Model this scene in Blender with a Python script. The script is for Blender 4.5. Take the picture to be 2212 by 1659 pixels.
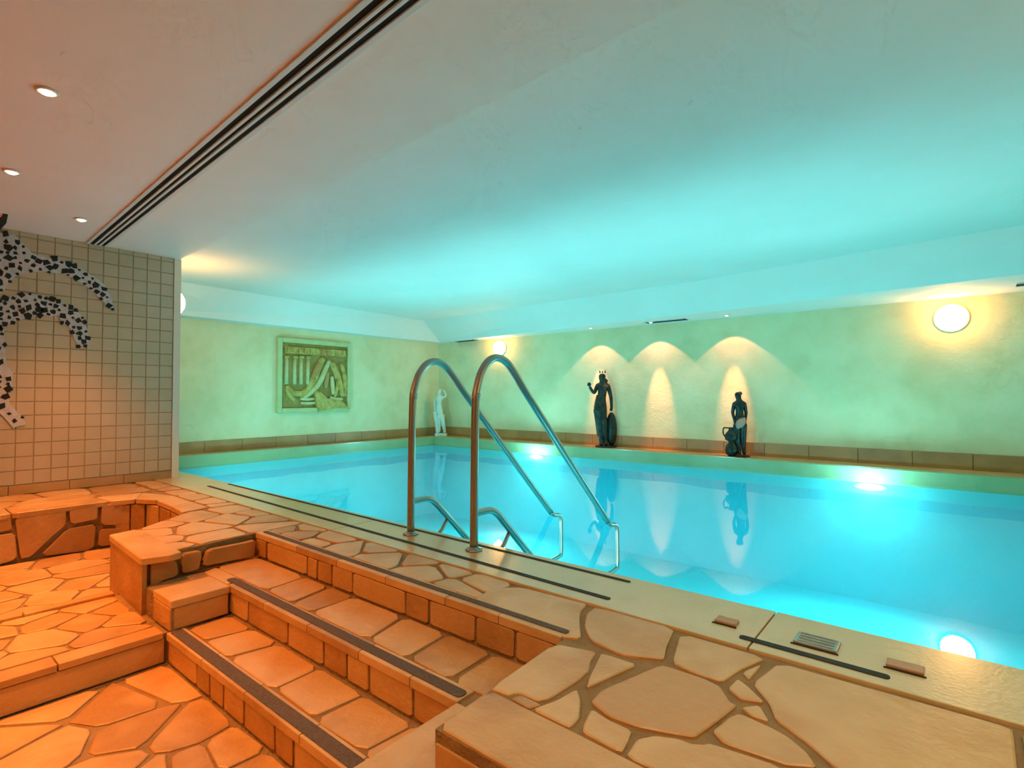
import bpy, bmesh, math, random
from mathutils import Vector, Matrix
from mathutils.geometry import tessellate_polygon

# ------------------------------------------------------------------ scene, camera, world, exposure
scn = bpy.context.scene
for o in list(bpy.data.objects):
    bpy.data.objects.remove(o, do_unlink=True)
COL = scn.collection
W, H, F, EYE, HORIZON = 2212, 1659, 1155.0, 0.95, 855.0
YAW = math.atan(944 / 1155.0)
PITCH = math.atan((HORIZON - H / 2) / F)
cam_data = bpy.data.cameras.new('camera')
cam_data.sensor_width = 36.0
cam_data.lens = F / W * 36.0
cam_data.clip_start = 0.05
cam = bpy.data.objects.new('camera', cam_data)
cam.location = (0, 0, EYE)
cam.rotation_euler = (math.pi / 2 + PITCH, 0, YAW)
COL.objects.link(cam)
scn.camera = cam

world = bpy.data.worlds.new('world')
scn.world = world
world.use_nodes = True
world.node_tree.nodes['Background'].inputs[0].default_value = (0.6, 0.62, 0.6, 1)
world.node_tree.nodes['Background'].inputs[1].default_value = 0.05

vs = scn.view_settings
vs.view_transform = 'Standard'
vs.look = 'None'
vs.gamma = 1.0
vs.use_curve_mapping = False
vs.exposure = 0.56

cy = scn.cycles
cy.max_bounces = 6
cy.diffuse_bounces = 3
cy.glossy_bounces = 3
cy.transmission_bounces = 2
cy.transparent_max_bounces = 6
cy.caustics_reflective = False
cy.caustics_refractive = False
cy.sample_clamp_indirect = 6.0
cy.use_adaptive_sampling = True
cy.adaptive_threshold = 0.09
cy.adaptive_min_samples = 12

WARM = (1.0, 0.28, 0.042)          # halogen downlights
GLOBE = (1.0, 0.45, 0.12)         # wall globes
AQUA = (0.34, 0.92, 0.98)          # underwater lamps
P_POOL = 52.0
P_PIT = 178.0
P_SPOT = 20.0
P_DECK = 52.0
P_BACK = 95.0

R = random.Random(7)
C = Vector((0, 0, EYE))
FW = Vector((-math.sin(YAW) * math.cos(PITCH), math.cos(YAW) * math.cos(PITCH), math.sin(PITCH)))
RT = Vector((math.cos(YAW), math.sin(YAW), 0))
UP = RT.cross(FW)


def ray(x, y):
    return FW * F + RT * (x - W / 2) - UP * (y - H / 2)


def at_z(p, z=0.0):
    r = ray(*p)
    return C + r * ((z - EYE) / r.z)


def at_x(p, X):
    r = ray(*p)
    return C + r * (X / r.x)


def at_y(p, Y):
    r = ray(*p)
    return C + r * (Y / r.y)


# ------------------------------------------------------------------ materials
def new_mat(name):
    m = bpy.data.materials.new(name)
    m.use_nodes = True
    nt = m.node_tree
    b = nt.nodes['Principled BSDF']
    return m, nt, b


def simple(name, col, rough=0.5, metal=0.0, emit=None, estr=0.0):
    m, nt, b = new_mat(name)
    b.inputs['Base Color'].default_value = (*col, 1)
    b.inputs['Roughness'].default_value = rough
    b.inputs['Metallic'].default_value = metal
    if emit:
        b.inputs['Emission Color'].default_value = (*emit, 1)
        b.inputs['Emission Strength'].default_value = estr
    return m


def mottled(name, cols, scale=3.0, rough=0.5, bump=0.0, bscale=40.0, per_object=0.0, metal=0.0, stretch=(1, 1, 1)):
    """noise mottling between colours, an optional shift for each object, fine relief"""
    m, nt, b = new_mat(name)
    n = nt.nodes
    L = nt.links.new
    tc = n.new('ShaderNodeTexCoord')
    mp = n.new('ShaderNodeMapping')
    mp.inputs['Scale'].default_value = stretch
    nz = n.new('ShaderNodeTexNoise')
    nz.inputs['Scale'].default_value = scale
    nz.inputs['Detail'].default_value = 3
    nz.inputs['Roughness'].default_value = 0.62
    geo = n.new('ShaderNodeNewGeometry')
    L(geo.outputs['Position'], mp.inputs['Vector'])
    L(mp.outputs['Vector'], nz.inputs['Vector'])
    ramp = n.new('ShaderNodeValToRGB')
    els = ramp.color_ramp.elements
    while len(els) < len(cols):
        els.new(0.5)
    for i, c in enumerate(cols):
        els[i].position = 0.28 + 0.44 * i / max(1, len(cols) - 1)
        els[i].color = (*c, 1)
    if per_object > 0:
        oi = n.new('ShaderNodeObjectInfo')
        ma = n.new('ShaderNodeMath')
        ma.operation = 'MULTIPLY_ADD'
        ma.inputs[1].default_value = per_object
        ma.inputs[2].default_value = -per_object / 2
        ad = n.new('ShaderNodeMath')
        ad.operation = 'ADD'
        L(oi.outputs['Random'], ma.inputs[0])
        L(ma.outputs[0], ad.inputs[0])
        L(nz.outputs['Fac'], ad.inputs[1])
        L(ad.outputs[0], ramp.inputs['Fac'])
    else:
        L(nz.outputs['Fac'], ramp.inputs['Fac'])
    L(ramp.outputs['Color'], b.inputs['Base Color'])
    b.inputs['Roughness'].default_value = rough
    b.inputs['Metallic'].default_value = metal
    if bump > 0:
        n2 = n.new('ShaderNodeTexNoise')
        n2.inputs['Scale'].default_value = bscale
        n2.inputs['Detail'].default_value = 2
        L(geo.outputs['Position'], n2.inputs['Vector'])
        bp = n.new('ShaderNodeBump')
        bp.inputs['Strength'].default_value = bump
        bp.inputs['Distance'].default_value = 0.02
        L(n2.outputs['Fac'], bp.inputs['Height'])
        L(bp.outputs['Normal'], b.inputs['Normal'])
    return m


M = {}
M['stone'] = mottled('sandstone', [(0.42, 0.23, 0.075), (0.56, 0.34, 0.13), (0.64, 0.42, 0.19), (0.54, 0.30, 0.10)], 1.6, 0.38, 0.25, 30, 0.42)
M['riser'] = mottled('riser_sandstone', [(0.40, 0.21, 0.065), (0.52, 0.29, 0.10), (0.58, 0.36, 0.14)], 2.2, 0.5, 0.3, 30, 0.45)
M['coping'] = mottled('coping_stone', [(0.60, 0.44, 0.19), (0.68, 0.52, 0.25), (0.63, 0.47, 0.22)], 2.5, 0.30, 0.12, 60, 0.15)
M['coping'].node_tree.nodes['Principled BSDF'].inputs['Coat Weight'].default_value = 0.6
M['coping'].node_tree.nodes['Principled BSDF'].inputs['Coat Roughness'].default_value = 0.16
M['mortar'] = mottled('mortar', [(0.22, 0.14, 0.06), (0.33, 0.22, 0.10)], 9, 0.85, 0.5, 60)
M['plaster'] = mottled('wall_plaster', [(0.72, 0.63, 0.33), (0.80, 0.72, 0.41), (0.86, 0.78, 0.48)], 1.7, 0.8, 0.2, 18)
M['ceiling'] = mottled('ceiling_paint', [(0.82, 0.80, 0.71), (0.86, 0.84, 0.76)], 1.2, 0.75)
M['skirting'] = mottled('skirting_stone', [(0.42, 0.21, 0.07), (0.54, 0.29, 0.105)], 3, 0.4, 0.15, 40, 0.3)
M['tile'] = mottled('wall_tile_glaze', [(0.50, 0.43, 0.29), (0.55, 0.48, 0.34)], 2, 0.22, 0, 40, 0.25)
M['grout'] = simple('tile_grout', (0.42, 0.345, 0.215), 0.8)
M['bead'] = simple('corner_bead', (0.78, 0.72, 0.58), 0.4)
M['basetile'] = mottled('base_tile', [(0.40, 0.25, 0.10), (0.50, 0.33, 0.15)], 4, 0.35, 0, 40, 0.3)
M['basin'] = mottled('pool_lining', [(0.05, 0.72, 0.84), (0.06, 0.76, 0.88)], 0.7, 0.6)
M['rimtile'] = mottled('pool_rim_tile', [(0.36, 0.46, 0.22), (0.43, 0.52, 0.27)], 3, 0.3)
M['steel'] = simple('brushed_steel', (0.40, 0.37, 0.32), 0.34, 1.0)
M['strip'] = mottled('anti_slip_grit', [(0.075, 0.055, 0.045), (0.15, 0.12, 0.10)], 90, 0.8, 0.4, 200)
M['black'] = mottled('black_rubber', [(0.012, 0.012, 0.008), (0.025, 0.024, 0.018)], 40, 0.7)
M['void'] = simple('vent_dark', (0.004, 0.004, 0.004), 0.9)
M['vent'] = simple('vent_paint', (0.72, 0.72, 0.68), 0.45)
M['globe'] = simple('lit_globe', (0.9, 0.85, 0.75), 0.3, 0, GLOBE, 26.0)
M['lens'] = simple('lit_lens', (0.9, 0.85, 0.75), 0.3, 0, (1, 0.72, 0.42), 9.0)
M['lens_small'] = simple('lit_lens_small', (0.9, 0.85, 0.75), 0.3, 0, (1, 0.9, 0.75), 2.5)
M['aqua_lens'] = simple('pool_lamp_lens', (0.3, 0.8, 0.9), 0.5, 0, (0.5, 0.95, 1.0), 0.7)
for _n in ('lens', 'lens_small', 'aqua_lens'):
    M[_n].cycles.emission_sampling = 'NONE'     # their light comes from the lamps' own spots
M['white'] = simple('white_enamel', (0.75, 0.72, 0.66), 0.35)
M['bronze'] = mottled('bronze', [(0.010, 0.014, 0.012), (0.045, 0.065, 0.055)], 14, 0.38, 0.2, 40, 0, 0.55)
M['copper'] = simple('rosy_cloth_bronze', (0.50, 0.30, 0.24), 0.5, 0.2)
M['marble'] = mottled('pale_plaster', [(0.60, 0.68, 0.56), (0.74, 0.80, 0.68)], 12, 0.6)
M['frame'] = mottled('relief_frame', [(0.52, 0.54, 0.22), (0.60, 0.61, 0.30)], 5, 0.7)
M['relief'] = mottled('relief_gold_clay', [(0.34, 0.19, 0.03), (0.56, 0.38, 0.08), (0.68, 0.52, 0.17)], 9, 0.6, 0.4, 50)
M['relief_back'] = mottled('relief_back', [(0.28, 0.18, 0.035), (0.42, 0.30, 0.07)], 12, 0.7, 0.4, 50)
M['relief_col'] = mottled('relief_pale', [(0.58, 0.50, 0.20), (0.70, 0.64, 0.32)], 9, 0.6, 0.2, 50)
M['relief_red'] = simple('relief_rust', (0.52, 0.27, 0.07), 0.6)
M['lid'] = mottled('brown_lid', [(0.42, 0.24, 0.13), (0.52, 0.31, 0.18)], 12, 0.45, 0.1)
M['plate'] = mottled('zinc_plate', [(0.34, 0.36, 0.33), (0.46, 0.48, 0.44)], 25, 0.35, 0, 40, 0, 0.6)
M['mosaic_grey'] = mottled('mosaic_grey', [(0.46, 0.48, 0.50), (0.60, 0.63, 0.66)], 30, 0.3, 0, 40)
M['mosaic_black'] = simple('mosaic_black', (0.004, 0.004, 0.005), 0.6)


def water_material():
    m = bpy.data.materials.new('pool_water')
    m.use_nodes = True
    nt = m.node_tree
    n = nt.nodes
    for x in list(n):
        n.remove(x)
    out = n.new('ShaderNodeOutputMaterial')
    tr = n.new('ShaderNodeBsdfTransparent')
    tr.inputs[0].default_value = (0.72, 0.97, 1.0, 1)
    gl = n.new('ShaderNodeBsdfGlossy')
    gl.inputs['Roughness'].default_value = 0.02
    fr = n.new('ShaderNodeFresnel')
    fr.inputs[0].default_value = 1.33
    mx = n.new('ShaderNodeMixShader')
    geo = n.new('ShaderNodeNewGeometry')
    nz = n.new('ShaderNodeTexNoise')
    nz.inputs['Scale'].default_value = 1.1
    nz.inputs['Detail'].default_value = 1.0
    bp = n.new('ShaderNodeBump')
    bp.inputs['Strength'].default_value = 0.10
    bp.inputs['Distance'].default_value = 0.05
    L = nt.links.new
    L(geo.outputs['Position'], nz.inputs['Vector'])
    L(nz.outputs['Fac'], bp.inputs['Height'])
    L(bp.outputs['Normal'], gl.inputs['Normal'])
    L(bp.outputs['Normal'], fr.inputs['Normal'])
    L(fr.outputs[0], mx.inputs[0])
    L(tr.outputs[0], mx.inputs[1])
    L(gl.outputs[0], mx.inputs[2])
    L(mx.outputs[0], out.inputs['Surface'])
    return m


M['water'] = water_material()


# ------------------------------------------------------------------ builders
def tag(o, label=None, cat=None, group=None, kind=None):
    if label:
        o['label'] = label
    if cat:
        o['category'] = cat
    if group:
        o['group'] = group
    if kind:
        o['kind'] = kind
    return o


def empty(name, loc=(0, 0, 0), rz=0.0):
    o = bpy.data.objects.new(name, None)
    o.empty_display_size = 0.1
    o.location = loc
    o.rotation_euler = (0, 0, rz)
    COL.objects.link(o)
    return o


def link(name, me, mat, parent=None):
    o = bpy.data.objects.new(name, me)
    if mat is not None and not me.materials:
        me.materials.append(mat)
    COL.objects.link(o)
    if parent is not None:
        o.parent = parent
    return o


def build(name, bm, mat, parent=None, smooth=False):
    bmesh.ops.recalc_face_normals(bm, faces=bm.faces[:])
    me = bpy.data.meshes.new(name)
    bm.to_mesh(me)
    bm.free()
    if smooth:
        for p in me.polygons:
            p.use_smooth = True
    return link(name, me, mat, parent)


def box(bm, a, b):
    (x0, y0, z0), (x1, y1, z1) = a, b
    v = [bm.verts.new(p) for p in ((x0, y0, z0), (x1, y0, z0), (x1, y1, z0), (x0, y1, z0), (x0, y0, z1), (x1, y0, z1), (x1, y1, z1), (x0, y1, z1))]
    for f in ((0, 3, 2, 1), (4, 5, 6, 7), (0, 1, 5, 4), (1, 2, 6, 5), (2, 3, 7, 6), (3, 0, 4, 7)):
        bm.faces.new([v[i] for i in f])
    return v


def boxo(name, a, b, mat, parent=None, bevel=0.0):
    bm = bmesh.new()
    box(bm, a, b)
    if bevel > 0:
        bmesh.ops.bevel(bm, geom=bm.edges[:], offset=bevel, segments=2, affect='EDGES', profile=0.6)
    return build(name, bm, mat, parent)


def prism(bm, poly, z0, z1):
    lo = [bm.verts.new((p[0], p[1], z0)) for p in poly]
    hi = [bm.verts.new((p[0], p[1], z1)) for p in poly]
    n = len(poly)
    bm.faces.new(lo)
    bm.faces.new(hi)
    for i in range(n):
        j = (i + 1) % n
        bm.faces.new((lo[i], lo[j], hi[j], hi[i]))


def area(poly):
    return 0.5 * sum(poly[i][0] * poly[(i + 1) % len(poly)][1] - poly[(i + 1) % len(poly)][0] * poly[i][1] for i in range(len(poly)))


def clip(poly, px, py, nx, ny):
    """keep the side of the line through (px,py) where (p - P).n <= 0"""
    out = []
    n = len(poly)
    for i in range(n):
        a, b = poly[i], poly[(i + 1) % n]
        da = (a[0] - px) * nx + (a[1] - py) * ny
        db = (b[0] - px) * nx + (b[1] - py) * ny
        if da <= 0:
            out.append(a)
        if da * db < 0:
            t = da / (da - db)
            out.append((a[0] + (b[0] - a[0]) * t, a[1] + (b[1] - a[1]) * t))
    return out


def voronoi(region, seeds, gap):
    cells = []
    for i, s in enumerate(seeds):
        c = list(region)
        for j, t in enumerate(seeds):
            if i == j:
                continue
            dx, dy = t[0] - s[0], t[1] - s[1]
            d = math.hypot(dx, dy)
            if d < 1e-6:
                continue
            dx, dy = dx / d, dy / d
            c = clip(c, s[0] + dx * (d / 2 - gap / 2), s[1] + dy * (d / 2 - gap / 2), dx, dy)
            if len(c) < 3:
                break
        if len(c) >= 3 and abs(area(c)) > 0.0015:
            cells.append(c)
    return cells


def soften(poly, k=0.14, jit=0.0):
    """nip the corners and let the sides wander a little"""
    if area(poly) < 0:
        poly = poly[::-1]
    out = []
    n = len(poly)
    for i in range(n):
        a, b = poly[i], poly[(i + 1) % n]
        l = math.hypot(b[0] - a[0], b[1] - a[1])
        if l < 0.012:
            out.append(((a[0] + b[0]) / 2, (a[1] + b[1]) / 2))
            continue
        for t in (k, 1 - k):
            out.append((a[0] + (b[0] - a[0]) * t + R.uniform(-jit, jit), a[1] + (b[1] - a[1]) * t + R.uniform(-jit, jit)))
    return out


def stone(name, poly, frame, t, mat, parent, bev=0.006, base=0.0):
    """a flat stone: outline poly in (u, v), frame maps (u, v, n) to space, thickness from base to t"""
    n = len(poly)
    cx = sum(p[0] for p in poly) / n
    cy = sum(p[1] for p in poly) / n
    r = math.sqrt(max(abs(area(poly)), 1e-5))
    k = 1 - min(0.25, 2.0 * bev / r)
    inner = [(cx + (p[0] - cx) * k, cy + (p[1] - cy) * k) for p in poly]
    bm = bmesh.new()
    a = [bm.verts.new(frame(p[0], p[1], base)) for p in poly]
    b = [bm.verts.new(frame(p[0], p[1], t - bev * 0.7)) for p in poly]
    c = [bm.verts.new(frame(p[0], p[1], t)) for p in inner]
    bm.faces.new(a)
    bm.faces.new(c)
    for i in range(n):
        j = (i + 1) % n
        bm.faces.new((a[i], a[j], b[j], b[i]))
        bm.faces.new((b[i], b[j], c[j], c[i]))
    return build(name, bm, mat, parent)


def flat(z):
    return lambda u, v, n: (u, v, z + n)


def face_y(Y):            # a face looking towards -Y, u = x, v = z
    return lambda u, v, n: (u, Y - n, v)


def face_x(X):            # a face looking towards +X, u = y, v = z
    return lambda u, v, n: (X + n, u, v)


def smooth_path(pts, sub=6):
    P = [Vector(p) for p in pts]
    out = []
    for i in range(len(P) - 1):
        p0 = P[max(0, i - 1)]
        p1, p2 = P[i], P[i + 1]
        p3 = P[min(len(P) - 1, i + 2)]
        for k in range(sub):
            t = k / sub
            out.append(0.5 * ((2 * p1) + (p2 - p0) * t + (2 * p0 - 5 * p1 + 4 * p2 - p3) * t * t + (3 * p1 - p0 - 3 * p2 + p3) * t ** 3))
    out.append(P[-1])
    return out


def tube(bm, path, rad, seg=12, caps=True, squash=None):
    """sweep a circle along a path; rad may be a list; squash = (axis, factor) flattens it"""
    path = [Vector(p) for p in path]
    n = len(path)
    rads = rad if isinstance(rad, (list, tuple)) else [rad] * n
    tan = [(path[min(i + 1, n - 1)] - path[max(i - 1, 0)]).normalized() for i in range(n)]
    ref = Vector((0, 0, 1)) if abs(tan[0].z) < 0.9 else Vector((1, 0, 0))
    u = tan[0].cross(ref).normalized()
    rings = []
    for i in range(n):
        u = (u - tan[i] * u.dot(tan[i])).normalized()
        w = tan[i].cross(u)
        ring = []
        for k in range(seg):
            a = 2 * math.pi * k / seg
            d = (u * math.cos(a) + w * math.sin(a)) * rads[i]
            if squash:
                ax, f = squash
                d[ax] *= f
            ring.append(bm.verts.new(path[i] + d))
        rings.append(ring)
    for i in range(n - 1):
        for k in range(seg):
            bm.faces.new((rings[i][k], rings[i][(k + 1) % seg], rings[i + 1][(k + 1) % seg], rings[i + 1][k]))
    if caps:
        bm.faces.new(rings[0][::-1])
        bm.faces.new(rings[-1])


def lathe(bm, prof, seg=24, axis='Z', loc=(0, 0, 0)):
    """prof: list of (radius, height)"""
    rings = []
    for r, h in prof:
        ring = []
        for k in range(seg):
            a = 2 * math.pi * k / seg
            p = (r * math.cos(a), r * math.sin(a), h)
            if axis == '-Y':
                p = (p[0], -p[2], p[1])
            elif axis == '+Y':
                p = (p[0], p[2], p[1])
            elif axis == '-X':
                p = (-p[2], p[0], p[1])
            ring.append(bm.verts.new((p[0] + loc[0], p[1] + loc[1], p[2] + loc[2])))
        rings.append(ring)
    for i in range(len(rings) - 1):
        for k in range(seg):
            bm.faces.new((rings[i][k], rings[i][(k + 1) % seg], rings[i + 1][(k + 1) % seg], rings[i + 1][k]))
    bm.faces.new(rings[0])
    bm.faces.new(rings[-1])


def light(kind, name, loc, power, color, size=0.05, parent=None, spot=None, blend=0.5, aim=(0, 0, -1)):
    d = bpy.data.lights.new(name, kind)
    d.energy = power
    d.color = color
    if kind in ('POINT', 'SPOT'):
        d.shadow_soft_size = size
    if kind == 'SPOT':
        d.spot_size = math.radians(spot)
        d.spot_blend = blend
    o = bpy.data.objects.new(name, d)
    o.location = loc
    o.rotation_euler = Vector(aim).to_track_quat('-Z', 'Y').to_euler()
    COL.objects.link(o)
    if parent is not None:
        o.parent = parent
    return o


# ------------------------------------------------------------------ the room: key lines (metres)
X_L, X_R, Y_B, Y_F = -9.4, 2.2, -3.0, 8.75
X_T, Y_T = -6.95, 2.36                      # tiled wall face and its end
Z_NEAR, Z_POOL, Z_SOF = 2.545, 2.62, 2.19
Y_EDGE, Y_FAR, X_END = 2.56, 8.3, -9.1      # pool edges
WATER = -0.15
LEDGE = 0.03
S0, S1, S2, S3 = 0.0, -0.16, -0.32, -0.48   # levels of the stairs
BASIN = -0.40

DECK = [(X_R, 1.07), (-1.16, 1.07), (-1.19, 1.775), (-3.765, 1.785), (-3.70, 1.08), (-4.42, 1.12), (-4.48, 1.24),
        (-4.85, 1.71), (-5.58, 1.75), (-5.75, 1.71), (-5.86, 1.60), (-5.885, 1.48), (-5.885, Y_B), (X_T, Y_B), (X_T, Y_T), (X_L, Y_T), (X_L, Y_EDGE), (X_R, Y_EDGE)]


def structure(name, bm, mat, parent=None):
    return tag(build(name, bm, mat, parent), kind='structure')


G = 0.010   # mortar lies this far below the faces of the stones
bm = bmesh.new()
prism(bm, DECK, -0.6, S0 - G)
deck = structure('floor_deck', bm, M['mortar'])
bm = bmesh.new()
prism(bm, [(X_R, Y_B), (X_R, 1.07), (-1.16, 1.07), (-1.19, 1.775), (-3.765, 1.785), (-3.70, 1.09), (-3.52, 1.09), (-3.26, 1.09), (-3.31, 1.41), (-1.39, 1.41), (-1.39, Y_B)], -0.6, S1 - G)
terrace = structure('floor_upper_step', bm, M['mortar'])
bm = bmesh.new()
prism(bm, [(-1.39, 1.41), (-3.31, 1.41), (-3.26, 1.09), (-4.15, 1.09), (-4.15, Y_B), (-3.33, Y_B), (-3.295, 1.085), (-1.39, 1.085)], -0.6, S2 - G)
landing = structure('floor_lower_step', bm, M['mortar'])
bm = bmesh.new()
prism(bm, [(-4.15, Y_B), (-4.15, 1.73), (-5.9, 1.73), (-5.9, Y_B)], -0.7, BASIN - G)
basin_floor = structure('floor_basin', bm, M['mortar'])
bm = bmesh.new()
prism(bm, [(-1.39, Y_B), (-1.39, 1.085), (-3.295, 1.085), (-3.33, Y_B)], -0.8, S3 - G)
pit_floor = structure('floor_pit', bm, M['mortar'])

# pool basin: an open shell
bm = bmesh.new()
zb = -1.7
corners = [(X_END, Y_EDGE - 0.02), (X_R, Y_EDGE - 0.02), (X_R, Y_FAR), (X_END, Y_FAR)]
lo = [bm.verts.new((x, y, zb)) for x, y in corners]
hi = [bm.verts.new((x, y, -0.02)) for x, y in corners]
bm.faces.new(lo)
for i in range(4):
    j = (i + 1) % 4
    bm.faces.new((lo[i], lo[j], hi[j], hi[i]))
basin = structure('pool_basin', bm, M['basin'])
# ledge along the far and the left wall
bm = bmesh.new()
prism(bm, [(X_R, Y_FAR), (X_R, Y_F), (X_L, Y_F), (X_L, Y_EDGE), (X_END, Y_EDGE), (X_END, Y_FAR)], -0.12, LEDGE)
ledge = structure('floor_ledge', bm, M['coping'])
bm = bmesh.new()
box(bm, (X_END, Y_FAR - 0.012, -0.175), (X_R, Y_FAR, LEDGE - 0.012))
structure('trim_1', bm, M['rimtile'])
bm = bmesh.new()
box(bm, (X_END, Y_EDGE, -0.175), (X_END + 0.012, Y_FAR - 0.012, LEDGE - 0.012))
structure('trim_2', bm, M['rimtile'])

bm = bmesh.new()
nx, ny = 60, 28
gx = [X_END + (X_R - X_END) * i / nx for i in range(nx + 1)]
gy = [Y_EDGE - 0.02 + (Y_FAR - Y_EDGE + 0.02) * j / ny for j in range(ny + 1)]
vv = [[bm.verts.new((x, y, WATER)) for y in gy] for x in gx]
for i in range(nx):
    for j in range(ny):
        bm.faces.new((vv[i][j], vv[i + 1][j], vv[i + 1][j + 1], vv[i][j + 1]))
water = build('pool_water', bm, M['water'], smooth=True)
if water.data.polygons[0].normal.z < 0:
    water.data.flip_normals()
tag(water, 'clear turquoise pool water glowing from underwater lamps', 'water', kind='stuff')

# walls
bm = bmesh.new()
box(bm, (X_L - 0.2, Y_F, -0.2), (X_R + 0.2, Y_F + 0.2, 2.8))
structure('wall_far', bm, M['plaster'])
bm = bmesh.new()
box(bm, (X_L - 0.2, Y_T, -0.2), (X_L, Y_F, 2.8))
structure('wall_left', bm, M['plaster'])
bm = bmesh.new()
box(bm, (X_R, Y_B, -0.6), (X_R + 0.2, Y_F, 2.8))
structure('wall_right', bm, M['plaster'])
bm = bmesh.new()
box(bm, (X_T - 0.2, Y_B - 0.2, -0.6), (X_R + 0.2, Y_B, 2.8))
structure('wall_back', bm, M['plaster'])
bm = bmesh.new()
box(bm, (X_L - 0.2, Y_B, -0.5), (X_T - 0.006, Y_T, 2.8))
tile_wall = structure('wall_tiled', bm, M['grout'])
bm = bmesh.new()
box(bm, (X_L, Y_T, -0.1), (X_T - 0.012, Y_T + 0.012, 2.8))
structure('wall_side', bm, M['plaster'])
bm = bmesh.new()
box(bm, (X_T - 0.012, Y_T - 0.058, 0.0), (X_T + 0.008, Y_T + 0.014, Z_NEAR))
structure('trim_3', bm, M['bead'])

# wall tiles, each one a part of the tiled wall
ts = 0.1335
tile_mesh = None
z_top = Z_NEAR
y_hi = Y_T - 0.062
for c in range(15):
    y1 = y_hi - c * ts
    y0 = y1 - ts + 0.0045
    for r in range(19):
        z0 = 0.095 + r * ts
        z1 = min(z0 + ts - 0.0045, z_top)
        if z1 - z0 < 0.02:
            continue
        if tile_mesh is None or abs((z1 - z0) - (ts - 0.0045)) > 1e-4:
            bm = bmesh.new()
            h = z1 - z0
            v = [bm.verts.new(p) for p in ((0, 0, 0), (0, y1 - y0, 0), (0, y1 - y0, h), (0, 0, h))]
            b = 0.003
            v2 = [bm.verts.new(p) for p in ((0.006, b, b), (0.006, y1 - y0 - b, b), (0.006, y1 - y0 - b, h - b), (0.006, b, h - b))]
            bm.faces.new(v2)
            for i in range(4):
                j = (i + 1) % 4
                bm.faces.new((v[i], v[j], v2[j], v2[i]))
            o = build('wall_tile', bm, M['tile'], tile_wall)
            if abs((z1 - z0) - (ts - 0.0045)) < 1e-4:
                tile_mesh = o.data
        else:
            o = link('wall_tile', tile_mesh, None, tile_wall)
        o.location = (X_T - 0.006, y0, z0)

# brown base tiles
bm = bmesh.new()
box(bm, (X_T - 0.006, -0.6, 0.0), (X_T + 0.004, Y_T - 0.06, 0.09))
base_tiled = structure('baseboard_tiled', bm, M['mortar'])
y = Y_T - 0.062
while y > -0.5:
    boxo('base_tile', (X_T + 0.002, y - 0.455, 0.0), (X_T + 0.012, y, 0.088), M['basetile'], base_tiled, 0.003)
    y -= 0.46
# skirting of brown stone along the far and left wall
bm = bmesh.new()
box(bm, (X_L, Y_F - 0.010, LEDGE), (X_R, Y_F, 0.225))
base_far = structure('baseboard_far', bm, M['mortar'])
x = X_L + 0.02
while x < X_R:
    boxo('skirting_tile', (x, Y_F - 0.026, LEDGE), (min(x + 0.595, X_R), Y_F - 0.006, 0.232), M['skirting'], base_far, 0.004)
    x += 0.6
bm = bmesh.new()
box(bm, (X_L, Y_T + 0.02, LEDGE), (X_L + 0.010, Y_F - 0.03, 0.205))
base_left = structure('baseboard_left', bm, M['mortar'])
y = Y_T + 0.02
while y < Y_F - 0.1:
    boxo('skirting_tile', (X_L + 0.006, y, LEDGE), (X_L + 0.026, min(y + 0.595, Y_F - 0.03), 0.212), M['skirting'], base_left, 0.004)
    y += 0.6

# ceilings
bm = bmesh.new()
prism(bm, [(X_R, Y_B), (X_R, 1.975), (X_T, 2.36), (X_L, 2.36), (X_L, Y_B)], Z_NEAR, 2.80)
ceil_near = structure('ceiling', bm, M['ceiling'])
bm = bmesh.new()
crease = [(X_R, 6.95), (-2.9, 7.70), (-9.0, 7.92), (-8.65, 2.36)]
lower = [(X_R, 7.30), (-2.9, 7.97), (-9.16, 8.56), (-9.12, 2.36)]
wall = [(X_R, Y_F), (-2.9, Y_F), (X_L, Y_F), (X_L, 2.36)]
vc = [bm.verts.new((x, y, Z_POOL)) for x, y in crease]
vl = [bm.verts.new((x, y, Z_SOF)) for x, y in lower]
vw = [bm.verts.new((x, y, Z_SOF)) for x, y in wall]
extra = [bm.verts.new((X_R, 1.9, Z_POOL))]
bm.faces.new(vc + extra)
for i in range(3):
    bm.faces.new((vc[i], vc[i + 1], vl[i + 1], vl[i]))
    bm.faces.new((vl[i], vl[i + 1], vw[i + 1], vw[i]))
top = [bm.verts.new((x, y, 2.9)) for x, y in ((X_R, Y_F), (X_L, Y_F), (X_L, 1.9), (X_R, 1.9))]
bm.faces.new(top)
structure('ceiling_pool', bm, M['ceiling'])

# ------------------------------------------------------------------ paving
T = 0.0   # stones come up to the level itself


def pave(poly, z, parent, mat=None, name='paving_stone', lift=0.0, jit=0.0, k=0.14):
    p = soften(poly, k, jit)
    return stone(name, p, flat(z), lift + R.uniform(-0.002, 0.003), mat or M['stone'], parent, 0.005, -0.022)


def px_stone(pts, z, parent, mat=None, name='paving_stone', k=0.12):
    return pave([tuple(at_z(p, z)[:2]) for p in pts], z, parent, mat, name, k=k)


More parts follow.
